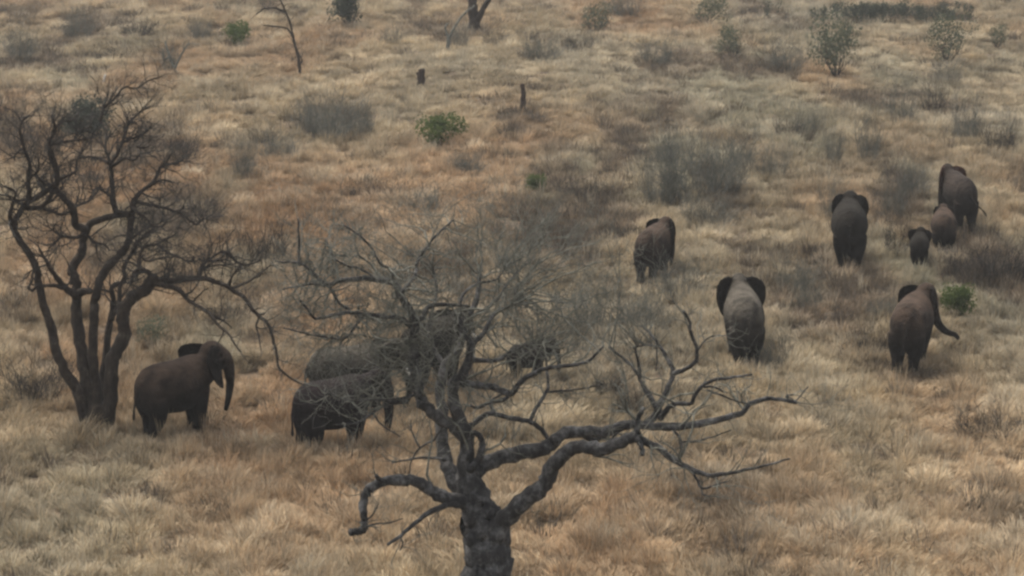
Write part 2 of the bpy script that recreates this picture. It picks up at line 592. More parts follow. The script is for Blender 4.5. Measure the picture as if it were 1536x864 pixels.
# ------------------------------------------------------------------ the near tree
def near_tree():
    T = PhotoTree((730, 915), 31)
    root = empty('bare_tree', T.base)
    tag(root, 'grey leafless tree with wide twisting limbs spreading over the nearest grass', 'tree')
    tb = Tubes()
    T.branch(tb, [(732, 930, 96), (732, 890, 80), (731, 850, 72), (731, 815, 70), (728, 790, 66), (720, 768, 56), (711, 745, 46), (704, 725, 40), (700, 700, 34)], 0, 0, 0, 0, sides=16, grow=False, knob=.02, sub=6)
    P, RR = T.pts([(735, 825, 30), (742, 800, 36), (750, 780, 34)], 0, 0, -.25, -.3)
    tb.add(P, RR, 10)
    for (x, y, w) in ((709, 806, 15), (752, 838, 12), (712, 860, 14), (738, 772, 14)):      # burls and broken knots
        P, RR = T.pts([(x - 3, y + 8, w), (x, y, w * 1.2), (x + 3, y - 9, w * .6)], 0, 0, -.36, -.40)
        tb.add(P, RR, 8)
    tb.build('trunk', M_BARK_GREY, root, T.base)

    def limb(spec):
        tb = Tubes()
        for s in spec:
            poly, w0, w1, d0, d1 = s[:5]
            T.branch(tb, poly, w0 * .9, w1 * .92, d0, d1, sides=10 if w0 > 16 else (7 if w0 > 7 else 5))
        return tb.build('limb', M_BARK_GREY, root, T.base)
    # left stem going up behind
    limb([([(716, 765), (699, 743), (678, 715), (667, 682), (662, 646), (664, 615), (660, 585), (668, 550), (690, 520), (700, 480), (716, 445), (720, 410)], 32, 7, .2, 3.4),
          ([(668, 550), (650, 520), (645, 480), (655, 440), (648, 400)], 9, 4, 2.2, 3.8),
          ([(700, 480), (740, 455), (765, 420), (790, 395)], 8, 3, 2.8, 4.4)])
    # central dark stem
    limb([([(706, 745), (700, 700), (699, 655), (684, 618), (680, 590), (681, 575), (694, 560), (706, 519), (691, 488), (684, 470)], 34, 9, 0, -1.2),
          ([(674, 578), (690, 574), (712, 577), (740, 581), (765, 591), (777, 578), (792, 565), (820, 552), (850, 549), (880, 543), (905, 520)], 15, 4, -.3, -2.4),
          ([(765, 591), (755, 600), (735, 603), (718, 612), (705, 608)], 8, 4, -1.0, -1.6),
          ([(700, 540), (722, 541), (748, 540), (770, 525), (800, 516)], 10, 4, -.8, .6),
          ([(706, 519), (725, 500), (742, 470), (770, 455), (775, 430)], 10, 4, -.9, .2)])
    # crossing stem that leans left then rises into the crown
    limb([([(699, 655), (680, 640), (660, 627), (638, 610), (628, 590), (623, 558), (619, 516), (623, 485), (610, 458), (600, 440), (593, 427), (566, 419), (530, 419), (509, 421), (494, 429)], 26, 7, -.1, -1.6),
          ([(494, 429), (480, 420), (470, 410), (458, 398), (449, 394), (449, 360), (447, 328)], 7, 3, -1.6, -2.2),
          ([(449, 394), (430, 393), (412, 392)], 4, 2, -1.8, -2.0),
          ([(494, 429), (470, 426), (445, 430), (425, 434)], 5, 2, -1.6, -2.4),
          ([(494, 429), (503, 445), (512, 458), (525, 466)], 6, 4, -1.6, -1.5),
          ([(621, 492), (600, 478), (580, 475), (550, 472), (525, 468), (500, 472), (474, 478), (462, 465), (450, 450)], 11, 4, -.8, -2.6),
          ([(545, 471), (520, 505), (490, 506), (455, 500), (425, 492)], 6, 2.5, -1.2, -3.0),
          ([(623, 485), (636, 473), (643, 460), (660, 457), (690, 458), (705, 460)], 11, 5, -.8, -.2),
          ([(690, 458), (696, 440), (718, 425), (742, 420), (760, 400)], 6, 3, -.3, .8),
          ([(600, 440), (622, 415), (625, 395), (640, 372), (655, 352), (680, 330)], 7, 3, -1.2, .3),
          ([(566, 419), (545, 405), (520, 398), (500, 385), (490, 360)], 5, 2.5, -1.4, -.5),
          ([(593, 427), (585, 405), (570, 395), (556, 370), (535, 350), (515, 338)], 6, 2.5, -1.3, -2.0),
          ([(611, 602), (580, 606), (555, 622), (535, 635), (505, 638)], 9, 3, -.3, -2.0),
          ([(560, 618), (570, 635), (590, 648), (600, 655)], 4, 2, -1., -1.4),
          ([(628, 590), (600, 598), (560, 600), (520, 600), (490, 590)], 6, 3, -.4, -2.8)])
    # right lower main limb
    limb([([(742, 805), (752, 783), (770, 766), (797, 744), (815, 727), (826, 704), (842, 684), (860, 673), (880, 671), (905, 673), (928, 663), (950, 655), (958, 656)], 36, 19, -.3, -2.6),
          ([(952, 655), (970, 664), (990, 672), (1005, 686), (1030, 701), (1060, 712), (1088, 711), (1115, 705), (1145, 699), (1185, 688)], 15, 2.5, -2.5, -3.8),
          ([(1035, 703), (1046, 720), (1054, 733), (1072, 728), (1090, 722)], 6, 2.5, -3.0, -3.4),
          ([(1052, 732), (1055, 742), (1075, 745)], 3, 2, -3.2, -3.4),
          ([(955, 655), (962, 668), (964, 684)], 11, 7, -2.6, -2.9),
          ([(952, 658), (956, 642), (958, 625), (966, 612)], 14, 7, -2.5, -2.6),
          ([(905, 670), (925, 650), (935, 655)], 5, 3, -2.2, -2.4),
          ([(795, 748), (797, 755)], 14, 9, -.8, -.9)])
    # right upper main limb with its rising sub-branches
    limb([([(694, 722), (712, 706), (735, 693), (768, 680), (808, 674), (826, 668), (842, 652), (868, 647), (905, 648), (934, 639), (962, 637), (1000, 641), (1040, 637), (1080, 629), (1113, 620), (1124, 606), (1150, 598), (1175, 600), (1194, 604)], 32, 6, 0, 1.9),
          ([(1183, 601), (1180, 594), (1190, 592)], 5, 3, 1.9, 1.8),
          ([(1192, 603), (1204, 590), (1212, 580)], 3, 2, 1.9, 2.1),
          ([(968, 637), (984, 622), (990, 606), (1003, 580), (1010, 561), (1004, 545), (994, 527), (984, 511), (972, 497), (962, 488)], 15, 3.5, 1.2, 3.0),
          ([(1010, 561), (1034, 551), (1045, 537), (1044, 518), (1036, 500), (1034, 480), (1025, 466)], 9, 4, 1.7, .4),
          ([(1045, 528), (1058, 510), (1070, 504), (1088, 503)], 4, 2, 1.3, 1.6),
          ([(986, 615), (975, 595), (964, 578), (955, 558), (938, 540), (914, 521)], 10, 4, 1.2, 2.6),
          ([(960, 567), (958, 545), (953, 522), (968, 518), (985, 519)], 6, 3, 1.6, 1.0),
          ([(985, 519), (985, 540), (984, 556)], 3, 2, 1.0, 1.2),
          ([(990, 628), (1008, 607), (1035, 606), (1043, 592), (1053, 579), (1072, 570), (1095, 567), (1128, 562)], 11, 3.5, 1.3, 0.0),
          ([(1055, 580), (1072, 581), (1085, 588)], 5, 3, .9, .6),
          ([(1060, 585), (1085, 594), (1105, 602), (1122, 606)], 4, 2, .8, 1.0),
          ([(996, 640), (1012, 648), (1022, 664), (1021, 682)], 7, 3, 1.3, .6),
          ([(1022, 663), (1045, 662), (1070, 655), (1097, 645)], 4, 2, .9, .5),
          ([(826, 665), (812, 645), (797, 634), (770, 628), (742, 621), (728, 622), (712, 635), (700, 642)], 8, 9, .6, .1),
          ([(795, 633), (804, 612), (816, 594), (822, 580), (820, 550), (815, 520), (800, 512)], 8, 3, .5, 1.9),
          ([(822, 588), (848, 586), (875, 583), (905, 576)], 4, 2, .8, .3),
          ([(742, 621), (735, 605), (745, 595), (760, 590)], 5, 3, .4, .9),
          ([(870, 650), (890, 660), (908, 654)], 10, 7, .9, .8)])
    # left low limb with the broken elbow
    limb([([(712, 762), (690, 752), (665, 745), (648, 737), (636, 727), (620, 721), (597, 720), (572, 723), (555, 733), (546, 750), (545, 775), (547, 790), (540, 797), (526, 798)], 26, 12, -.1, -1.6),
          ([(575, 723), (568, 718), (563, 713)], 11, 6, -1.1, -1.2),
          ([(700, 758), (672, 757), (645, 768), (622, 785), (602, 803), (582, 817)], 13, 5, -.2, -1.7),
          ([(550, 790), (566, 786), (585, 784), (604, 778)], 4, 2, -1.5, -1.3),
          ([(550, 780), (562, 768), (568, 755)], 3.5, 2, -1.4, -1.6),
          ([(600, 804), (604, 815), (600, 826)], 4, 2, -1.4, -1.5)])
    # knotted stub on the stem
    limb([([(703, 705), (716, 692), (723, 672), (720, 655), (711, 648)], 16, 9, -.35, -.6),
          ([(700, 690), (706, 668), (705, 655)], 10, 6, -.4, -.5)])
    # thin lower-left sprays
    limb([([(668, 690), (640, 686), (610, 690), (588, 694)], 6, 2.5, .3, 1.4),
          ([(664, 640), (650, 660), (630, 672), (618, 690), (612, 715)], 5, 2, .4, 1.8),
          ([(630, 672), (618, 650), (616, 630)], 3.5, 2, .9, 1.2)])
    # fine twigs
    tg = Tubes()
    r = T.r
    crown = [a for a in T.anchors if a[2] < .12]
    for (p, d, ra, nm) in crown:
        if r.random() < .30:
            dd = (d + rand_unit(r) * 1.2 + Vector((0, 0, .25)))
            twig(tg, r, p, dd, r.uniform(.4, 1.1), min(ra * .6, .016), 1, up=.06, kids=(2, 4), wander=.4)
    for (p, d, ra, nm) in T.anchors:            # crooked middle branches
        if .02 < ra < .16 and p.z > T.base.z + 2.6 and r.random() < .085:
            dd = (d * .5 + rand_unit(r) + Vector((0, 0, .25)))
            twig(tg, r, p, dd, r.uniform(1.0, 2.2), min(ra * .55, .034), 2, up=.05, kids=(2, 4), wander=.55, sides=4)
    for (fx, fy, fd, rx, rz, cnt) in ((505, 440, -1.4, 1.8, 1.3, 62), (545, 550, -1.2, 1.9, .9, 64), (620, 480, -1.5, 1.5, 1.0, 12), (845, 470, .6, 1.9, 1.1, 46), (930, 520, 1.0, 1.5, .7, 8)):
        c = p3(fx, fy, T.d0 + fd)
        for _ in range(cnt):
            u = rand_unit(r)
            q = c + Vector((u.x * rx, u.y * 1.9, u.z * rz)) * r.uniform(.5, 1.0)
            a = min(T.anchors, key=lambda t: (t[0] - q).length * r.uniform(.8, 1.3) + (3 if t[2] > .16 else 0))
            mid = (a[0] + q) * .5 + rand_unit(r) * .3
            pts = [Vector(v) for v in catmull([tuple(a[0]), tuple(mid), tuple(q)], 4)]
            pts = [pp + (rand_unit(r) * .05 if 0 < i < len(pts) - 1 else Vector()) for i, pp in enumerate(pts)]
            r0 = min(a[2] * .6, .024)
            tg.add(pts, [r0 + (.007 - r0) * i / (len(pts) - 1) for i in range(len(pts))], 4, cap=False)
            for k in range(4):
                i = r.randint(2, len(pts) - 1)
                twig(tg, r, pts[i], (pts[i] - pts[i - 1]).normalized() + rand_unit(r) * .9, r.uniform(.4, 1.0), .006, 1, up=.08, kids=(2, 4), wander=.45)
    # dense grey crown: fill a flattened dome above the stems
    top = [a for a in T.anchors if a[0].z > T.base.z + 5.0 and a[2] < .14 and a[0].x < T.base.x + 3.2]
    for _ in range(150):
        u = rand_unit(r)
        c = p3(708, 428, T.d0 + .8)
        q = c + Vector((u.x * 4.3, u.y * 3.6, u.z * 1.6 + .4)) * r.uniform(.62, 1.0)
        a = min(top, key=lambda t: (t[0] - q).length * r.uniform(.8, 1.3))
        mid = (a[0] + q) * .5 + rand_unit(r) * .35 + Vector((0, 0, -.15))
        pts = [Vector(v) for v in catmull([tuple(a[0]), tuple(mid), tuple(q)], 4)]
        pts = [pp + (rand_unit(r) * .05 if 0 < i < len(pts) - 1 else Vector()) for i, pp in enumerate(pts)]
        r0 = min(a[2] * .7, .03)
        tg.add(pts, [r0 + (.008 - r0) * i / (len(pts) - 1) for i in range(len(pts))], 4, cap=False)
        for k in range(4):
            i = r.randint(3, len(pts) - 1)
            dd = (pts[i] - pts[i - 1]).normalized() + rand_unit(r) * .9
            twig(tg, r, pts[i], dd, r.uniform(.5, 1.2), .007, 2 if r.random() < .35 else 1, up=.10, kids=(2, 4), wander=.42)
    o = tg.build('twigs', M_TWIG_GREY, root, T.base)
    o['kind'] = 'stuff'
    print('near twigs tris', len(tg.f) * 2)
near_tree()

# ------------------------------------------------------------------ the left tree
def left_tree():
    T = PhotoTree((145, 648), 77)
    root = empty('bare_tree', T.base)
    tag(root, 'dark brown leafless tree with many upright stems from one base', 'tree')
    tb = Tubes()
    T.branch(tb, [(144, 668, 58), (144, 648, 54), (145, 632, 46), (146, 618, 34), (146, 606, 22)], 0, 0, 0, 0, sides=12, grow=False)
    tb.build('trunk', M_BARK_BROWN, root, T.base)
    def limb(spec):
        tb = Tubes()
        for s in spec:
            poly, w0, w1, d0, d1 = s[:5]
            T.branch(tb, poly, w0, w1, d0, d1, sides=9 if w0 > 14 else (7 if w0 > 6 else 5))
        return tb.build('limb', M_BARK_BROWN, root, T.base)
    limb([([(130, 644), (120, 600), (104, 564), (84, 528), (78, 495), (66, 458), (58, 424), (55, 402), (40, 376), (25, 353), (22, 332), (35, 311), (46, 301), (76, 283), (83, 276)], 19, 8, 0, -1.8),
          ([(23, 350), (15, 325), (20, 302), (23, 288), (5, 279)], 9, 3, -1.2, -2.2),
          ([(20, 302), (32, 300), (40, 298)], 5, 3, -1.8, -1.6),
          ([(35, 311), (62, 311), (74, 297), (81, 284)], 9, 6, -1.4, -1.8),
          ([(44, 300), (42, 270), (44, 244), (36, 222), (30, 193), (38, 175)], 9, 3, -1.6, -2.4),
          ([(42, 268), (55, 258), (58, 240), (52, 234)], 5, 2.5, -1.9, -2.3),
          ([(55, 265), (68, 276), (79, 283)], 5, 5, -1.9, -1.8),
          ([(62, 311), (80, 318), (92, 322), (104, 318)], 6, 4, -1.5, -.6),
          ([(81, 283), (86, 270), (83, 249), (74, 216), (82, 195), (78, 172)], 11, 4, -1.8, -2.2),
          ([(79, 215), (105, 211), (132, 208), (150, 200)], 5, 2.5, -2.0, -.8),
          ([(80, 196), (92, 184), (108, 180), (118, 168)], 4.5, 2.5, -2.2, -.6),
          ([(110, 212), (118, 196), (132, 190), (140, 176)], 4, 2.5, -1.4, .2),
          ([(86, 268), (102, 264), (113, 257), (116, 238), (126, 225)], 6, 2.5, -1.8, -.9),
          ([(36, 222), (24, 230), (22, 240)], 4, 2.5, -2.0, -2.5),
          ([(58, 424), (48, 436), (42, 430)], 5, 4, -1.0, -1.4)])
    limb([([(144, 632), (131, 580), (124, 540), (119, 505), (113, 462), (115, 432), (112, 415), (107, 406), (116, 390), (123, 376), (127, 350), (139, 334), (157, 327), (180, 322), (197, 321)], 26, 9, 0, .9),
          ([(116, 445), (98, 432), (88, 420), (79, 408), (70, 392), (60, 375)], 13, 4, 0, -1.4),
          ([(97, 432), (80, 428), (62, 430)], 7, 5, -.4, -.9),
          ([(127, 350), (112, 357), (94, 355), (84, 362), (74, 372)], 7, 2.5, .2, -1.0),
          ([(92, 355), (80, 345), (84, 335)], 4, 2, -.3, -.6),
          ([(128, 345), (113, 335), (111, 316), (100, 302), (88, 290), (81, 283)], 13, 9, .2, -1.7),
          ([(111, 312), (122, 305), (136, 300), (148, 285), (150, 278)], 5, 2.5, -.3, .8),
          ([(130, 352), (140, 362), (158, 368), (164, 376)], 5, 2.5, .2, 1.0),
          ([(120, 440), (132, 436), (138, 438)], 14, 8, -.1, -.3)])
    limb([([(148, 632), (143, 570), (139, 520), (141, 470), (143, 445), (150, 420), (160, 401), (181, 382), (192, 364), (196, 340), (198, 320), (201, 300)], 19, 10, -.1, .6),
          ([(201, 300), (214, 285), (227, 277), (236, 262), (242, 250), (256, 246), (268, 244), (275, 238)], 8, 2.5, .6, 2.0),
          ([(230, 272), (245, 270), (258, 272)], 4, 2, 1.2, 1.8),
          ([(242, 252), (252, 240), (256, 232)], 4, 2, 1.6, 1.4),
          ([(200, 302), (225, 307), (246, 312), (266, 317), (276, 310)], 7, 3, .6, 1.5),
          ([(266, 318), (282, 328), (294, 337), (303, 330), (311, 326)], 4.5, 3, 1.4, 2.0),
          ([(200, 312), (208, 320), (218, 326), (229, 338), (242, 340), (250, 333)], 6, 3, .5, -.6),
          ([(197, 322), (180, 320), (171, 310), (168, 280), (167, 247), (176, 230), (183, 214), (188, 200), (193, 184)], 11, 4, .5, 1.6),
          ([(168, 295), (158, 289), (148, 282)], 6, 3, .8, 1.4),
          ([(168, 250), (186, 238), (201, 240), (212, 230), (224, 230)], 6, 2.5, 1.0, .2),
          ([(184, 213), (200, 207), (213, 202), (222, 195), (228, 186)], 5, 2, 1.3, 2.0),
          ([(205, 220), (215, 222), (226, 218)], 3.5, 2, 1.1, 1.3),
          ([(167, 246), (150, 238), (135, 235), (118, 238)], 6, 3, 1.0, 1.8),
          ([(167, 247), (158, 222), (160, 200), (150, 180)], 6, 3, 1.0, 2.4),
          ([(192, 364), (205, 352), (216, 345)], 6, 3, .5, 1.1),
          ([(150, 182), (158, 160), (170, 150), (186, 131), (203, 133), (220, 122), (243, 114)], 5, 2, 2.0, 2.8),
          ([(193, 186), (205, 172), (214, 166), (226, 160)], 4, 2, 1.6, 2.2)])
    limb([([(160, 640), (166, 585), (166, 555), (172, 530), (185, 508), (184, 480), (186, 462), (197, 448), (214, 436), (228, 422), (232, 419)], 23, 19, -.1, -.6),
          ([(230, 420), (262, 421), (298, 417), (318, 421), (337, 427), (352, 438), (366, 446), (384, 470), (402, 486), (409, 508), (415, 532), (419, 553), (441, 570), (468, 582)], 11, 2.5, -.6, -2.4),
          ([(230, 424), (256, 430), (273, 439), (284, 452), (302, 462), (316, 473), (327, 487), (344, 502), (352, 516), (362, 528)], 10, 2.5, -.6, -3.0),
          ([(298, 417), (301, 402), (312, 390), (326, 381), (333, 376)], 7, 3, -.9, .0),
          ([(312, 391), (326, 391), (336, 390)], 4, 2, -.6, -.8),
          ([(340, 378), (346, 383), (356, 394), (372, 397), (392, 390)], 5, 3, -.2, .4),
          ([(333, 378), (343, 379)], 4, 4, 0, -.2),
          ([(345, 433), (372, 423), (392, 408), (407, 398)], 5, 2.5, -1.4, -.6),
          ([(345, 428), (350, 412), (362, 398)], 3.5, 2, -1.4, -1.8),
          ([(318, 474), (334, 480), (348, 492)], 4, 2, -1.6, -1.2),
          ([(290, 452), (303, 438), (312, 432)], 3, 2, -1.2, -1.5),
          ([(228, 420), (222, 408), (208, 405), (200, 412), (196, 426)], 8, 6, -.6, -.8),
          ([(208, 406), (209, 385), (217, 370), (232, 367), (246, 360), (264, 351)], 7, 2.5, -.7, .4),
          ([(236, 366), (250, 378), (268, 386), (288, 392), (290, 384)], 5, 2.5, -.4, -1.2),
          ([(212, 385), (222, 392), (245, 387), (268, 386), (286, 396)], 4, 2, -.7, -1.6)])
    limb([([(152, 630), (156, 570), (160, 520), (166, 478), (170, 450), (168, 430), (186, 422), (186, 400), (198, 380), (206, 364), (222, 350), (230, 346)], 17, 4, .3, 1.2),
          ([(168, 480), (178, 455), (180, 432), (188, 410)], 8, 5, .4, .9),
          ([(182, 505), (188, 490), (184, 468), (176, 452)], 9, 6, -.3, .3)])
    tg = Tubes()
    r = T.r
    for (p, d, ra, nm) in T.anchors:
        if .02 < ra < .10 and p.z > T.base.z + 3.0 and r.random() < .17:
            dd = (d * .4 + rand_unit(r) + Vector((0, 0, .3)))
            twig(tg, r, p, dd, r.uniform(.8, 1.7), min(ra * .6, .034), 2, up=.06, kids=(2, 4), wander=.55, sides=4)
    for (p, d, ra, nm) in T.anchors:
        hi = p.z > T.base.z + 4.6
        if ra < .09 and r.random() < (.7 if hi else .3):
            dd = (d + rand_unit(r) * 1.1 + Vector((0, 0, .2)))
            twig(tg, r, p, dd, r.uniform(.4, 1.1), min(ra * .6, .02), 2 if hi else 1, up=.06, kids=(2, 4), wander=.42)
    o = tg.build('twigs', M_TWIG_BROWN, root, T.base)
    o['kind'] = 'stuff'
    print('left twigs tris', len(tg.f) * 2)
left_tree()

# ------------------------------------------------------------------ elephants
def loft(bm, secs, sides=20):
    """secs: (x, y, z, half width, half height) rings in planes facing +X"""
    rings = []
    for (x, y, z, w, h) in secs:
        rings.append([bm.verts.new((x, y + math.cos(a) * w * (1 - .22 * max(0, -math.sin(a))) , z + math.sin(a) * h)) for a in [2 * math.pi * k / sides for k in range(sides)]])
    for a, b in zip(rings, rings[1:]):
        for k in range(sides):
            bm.faces.new((a[k], a[(k + 1) % sides], b[(k + 1) % sides], b[k]))
    bm.faces.new(list(reversed(rings[0])))
    bm.faces.new(rings[-1])

def tube_bm(bm, pts, rad, sides=12):
    t = Tubes()
    t.add([Vector(p) for p in pts], rad, sides)
    vs_ = [bm.verts.new(v) for v in t.v]
    for f in t.f:
        bm.faces.new([vs_[i] for i in f])

def smooth_path(pr, sub=4):
    sm = catmull(pr, sub)
    return [Vector(s[:3]) for s in sm], [float(s[3]) for s in sm]

def ellipsoid(bm, c, r, rot=None):
    res = bmesh.ops.create_uvsphere(bm, u_segments=18, v_segments=12, radius=1)
    M = Matrix.Translation(c) @ (rot.to_4x4() if rot else Matrix.Identity(4)) @ Matrix.Diagonal((*r, 1))
    bmesh.ops.transform(bm, matrix=M, verts=res['verts'])

EAR = [(-.05, .18), (.06, .34), (.28, .41), (.55, .42), (.80, .36), (.95, .20), (1.0, -.05), (.95, -.32), (.82, -.58), (.66, -.82), (.50, -.97), (.38, -.90), (.26, -.66), (.12, -.42), (-.05, -.28)]

def make_elephant(px, py, heading, H, label, mat, head_yaw=0, head_pitch=0, ear=30, ear_r=None, stride=(0, 0, 0, 0), trunk=None,
                  tail=(0, 0), calf=False, tusks=True, ear_size=.86, lift=None, sink=0.0, wide=1.0, tusk_len=1.0):
    """heading: degrees from +X (right) towards +Y (away); built at 2.5 m shoulder height then scaled"""
    ear_r = ear if ear_r is None else ear_r
    bm = bmesh.new()
    # torso with hollow back, high shoulder and sloping rump
    loft(bm, [(-1.50, 0, 1.62, .12, .16), (-1.45, 0, 1.60, .30, .40), (-1.34, 0, 1.60, .47, .60), (-1.12, 0, 1.62, .61, .76),
              (-.8, 0, 1.63, .68, .82), (-.4, 0, 1.60, .73, .84), (0, 0, 1.58, .76, .86), (.4, 0, 1.62, .73, .86),
              (.75, 0, 1.72, .62, .78), (1.0, 0, 1.82, .50, .62), (1.2, 0, 1.9, .36, .46), (1.3, 0, 1.92, .15, .2)])
    ellipsoid(bm, (-.98, .25, 1.52), (.46, .36, .66))
    ellipsoid(bm, (-.98, -.25, 1.52), (.46, .36, .66))
    ellipsoid(bm, (.62, .28, 1.5), (.40, .32, .66))
    ellipsoid(bm, (.62, -.28, 1.5), (.40, .32, .66))
    # legs: hind left, hind right, fore left, fore right
    for i, (x, y) in enumerate(((-1.05, .36), (-1.05, -.36), (.62, .36), (.62, -.36))):
        s = stride[i]
        up = (lift or {}).get(i, 0)
        hind = i < 2
        knee_f = (.10 if hind else .04) + (.22 * up)
        pr = [(x, y * .9, 1.45, .36), (x + s * .25 + knee_f * .6, y * .88, 1.05, .285), (x + s * .55 + knee_f, y * .8, .72 + up * .25, .235),
              (x + s * .85 + (.0 if hind else .03) - up * .1, y * .7, .36 + up * .6, .195), (x + s - up * .2, y * .66, .10 + up * .75, .215), (x + s + .03 - up * .25, y * .66, 0.0 + up * .7, .235)]
        if hind: pr[1] = (*pr[1][:3], .34); pr[2] = (*pr[2][:3], .275)
        P, RR = smooth_path(pr, 3)
        tube_bm(bm, P, RR, 14)
    # neck and head (turned about the neck)
    piv = Vector((1.02, 0, 1.98))
    RM = Matrix.Rotation(R(head_yaw), 3, 'Z') @ Matrix.Rotation(R(head_pitch), 3, 'Y')
    def hd(p): return piv + RM @ (Vector(p) - piv)
    hs = 1.12 if calf else 1.0
    def hp(x, y, z): return hd((1.02 + (x - 1.02) * hs, y * hs, 1.98 + (z - 1.98) * hs))
    P, RR = smooth_path([(.75, 0, 1.82, .56), (*hp(1.2, 0, 1.98), .50), (*hp(1.5, 0, 2.08), .42)], 3)
    tube_bm(bm, P, RR, 16)
    ellipsoid(bm, hp(1.52, 0, 2.26), (.42 * hs, .36 * hs, .40 * hs), RM)
    ellipsoid(bm, hp(1.72, 0, 2.06), (.32 * hs, .33 * hs, .44 * hs), RM)
    ellipsoid(bm, hp(1.55, 0, 1.78), (.34 * hs, .24 * hs, .24 * hs), RM)         # jaw
    ellipsoid(bm, hp(1.66, .2, 1.98), (.25 * hs, .16 * hs, .3 * hs), RM)
    ellipsoid(bm, hp(1.66, -.2, 1.98), (.25 * hs, .16 * hs, .3 * hs), RM)
    tr = trunk or [(2.0, 0, 1.55), (2.1, 0, 1.1), (2.1, 0, .65), (2.02, 0, .3), (2.12, 0, .12)]
    base = [(1.78, 0, 2.08, .28), (1.94, 0, 1.86, .235)]
    rads = [.20, .155, .12, .095, .075]
    P, RR = smooth_path([(*hp(*b[:3]), b[3]) for b in base] + [(*hp(*t), rr) for t, rr in zip(tr, rads)], 4)
    tube_bm(bm, P, RR, 12)
    # ears: fans of skin with real thickness
    ear_pts = []
    for side, ang in ((1, ear), (-1, ear_r)):
        uo = Vector((-math.cos(R(ang)), side * math.sin(R(ang)), 0))
        no = Vector((uo.y * side, -uo.x * side, 0))
        org = Vector((1.56, side * .30, 2.22))
        front, back = [], []
        for (u, v) in EAR:
            cup = .16 * u * u - .05 * v
            p = org + uo * (u * ear_size) + Vector((0, 0, v * ear_size)) + no * cup
            pf = hp(*(p + no * .035)); pb = hp(*(p - no * .035))
            front.append(bm.verts.new(pf)); back.append(bm.verts.new(pb))
        cc = org + uo * .45 * ear_size + no * (-.02)
        cf = bm.verts.new(hp(*(cc + no * .04))); cb = bm.verts.new(hp(*(cc - no * .04)))
        n = len(EAR)
        for k in range(n):
            k2 = (k + 1) % n
            bm.faces.new((front[k], front[k2], cf))
            bm.faces.new((back[k2], back[k], cb))
            bm.faces.new((front[k2], front[k], back[k], back[k2]))
        for k in range(n):
            for t in (0, .25, .5, .75):
                ear_pts.append(front[k].co.lerp(cf.co, t)); ear_pts.append(back[k].co.lerp(cb.co, t))
                ear_pts.append(front[k].co.lerp(front[(k + 1) % n].co, .5).lerp(cf.co, t))
                ear_pts.append(back[k].co.lerp(back[(k + 1) % n].co, .5).lerp(cb.co, t))
        ear_pts += [cf.co.copy(), cb.co.copy()]
    # tail
    ts, tl = tail
    P, RR = smooth_path([(-1.40, 0, 1.95, .075), (-1.54, ts * .06, 1.72, .06), (-1.60 - tl * .2, ts * .25, 1.40 + tl * .1, .05), (-1.60 - tl * .45, ts * .55, 1.08 + tl * .3, .045), (-1.60 - tl * .6, ts * .72, .85 + tl * .42, .06), (-1.60 - tl * .66, ts * .8, .7 + tl * .45, .03)], 3)
    tube_bm(bm, P, RR, 8)
    bmesh.ops.recalc_face_normals(bm, faces=bm.faces)
    raw = bpy.data.meshes.new('elephant_raw')
    bm.to_mesh(raw); bm.free()
    tmp = bpy.data.objects.new('elephant_raw', raw)
    scene.collection.objects.link(tmp)
    rm = tmp.modifiers.new('remesh', 'REMESH'); rm.mode = 'VOXEL'; rm.voxel_size = .04
    sm = tmp.modifiers.new('smooth', 'SMOOTH'); sm.factor = .5; sm.iterations = 4
    dg = bpy.context.evaluated_depsgraph_get()
    me = bpy.data.meshes.new_from_object(tmp.evaluated_get(dg))
    bpy.data.objects.remove(tmp); bpy.data.meshes.remove(raw)
    me.name = 'elephant'
    kd = KDTree(len(ear_pts))
    for i, p in enumerate(ear_pts): kd.insert(p, i)
    kd.balance()
    nv = len(me.vertices)
    co = np.empty(nv * 3, np.float32); me.vertices.foreach_get('co', co); co = co.reshape(-1, 3)
    no = np.empty(nv * 3, np.float32); me.vertices.foreach_get('normal', no); no = no.reshape(-1, 3)
    earm = np.zeros(nv, np.float32)
    for i in np.nonzero((co[:, 0] > .2) & (co[:, 2] > 1.0))[0]:
        dd = kd.find(Vector(co[i]))[2]
        earm[i] = max(0, min(1, (.11 - dd) / .05))
    dust = np.clip((co[:, 2] - 1.0) / 1.0, 0, 1) * np.clip(no[:, 2] * .7 + .55, 0, 1)
    for nm, arr in (('ear', earm), ('dust', dust.astype(np.float32))):
        at = me.attributes.new(nm, 'FLOAT', 'POINT')
        at.data.foreach_set('value', arr)
    me.polygons.foreach_set('use_smooth', [True] * len(me.polygons))
    me.materials.clear(); me.materials.append(mat)
    s = H / 2.5
    g = ground(px, py)
    root = empty('elephant', g - Vector((0, 0, sink)), R(heading))
    root.scale = (s, s * wide, s)
    tag(root, label, 'elephant', 'elephants of the herd crossing the grassland')
    mesh_obj('body', me, None, root)
    if tusks:
        for sd in (1, -1):
            t = Tubes()
            def tk(a, b, c): return hp(1.78 + (a - 1.78) * tusk_len, sd * b, 1.78 + (c - 1.78) * tusk_len)
            P, RR = smooth_path([(*tk(1.78, .2, 1.78), .06), (*tk(1.98, .25, 1.52), .055), (*tk(2.16, .27, 1.38), .045), (*tk(2.36, .25, 1.34), .018)], 4)
            t.add(P, RR, 8)
            t.build('tusk', M_IVORY, root)
    for sd in (1, -1):
        b2 = bmesh.new()
        ellipsoid(b2, hp(1.80, sd * .29, 2.06), (.035, .03, .035))
        em = bpy.data.meshes.new('eye'); b2.to_mesh(em); b2.free()
        em.polygons.foreach_set('use_smooth', [True] * len(em.polygons))
        em.materials.append(M_EYE)
        mesh_obj('eye', em, None, root)
    return root

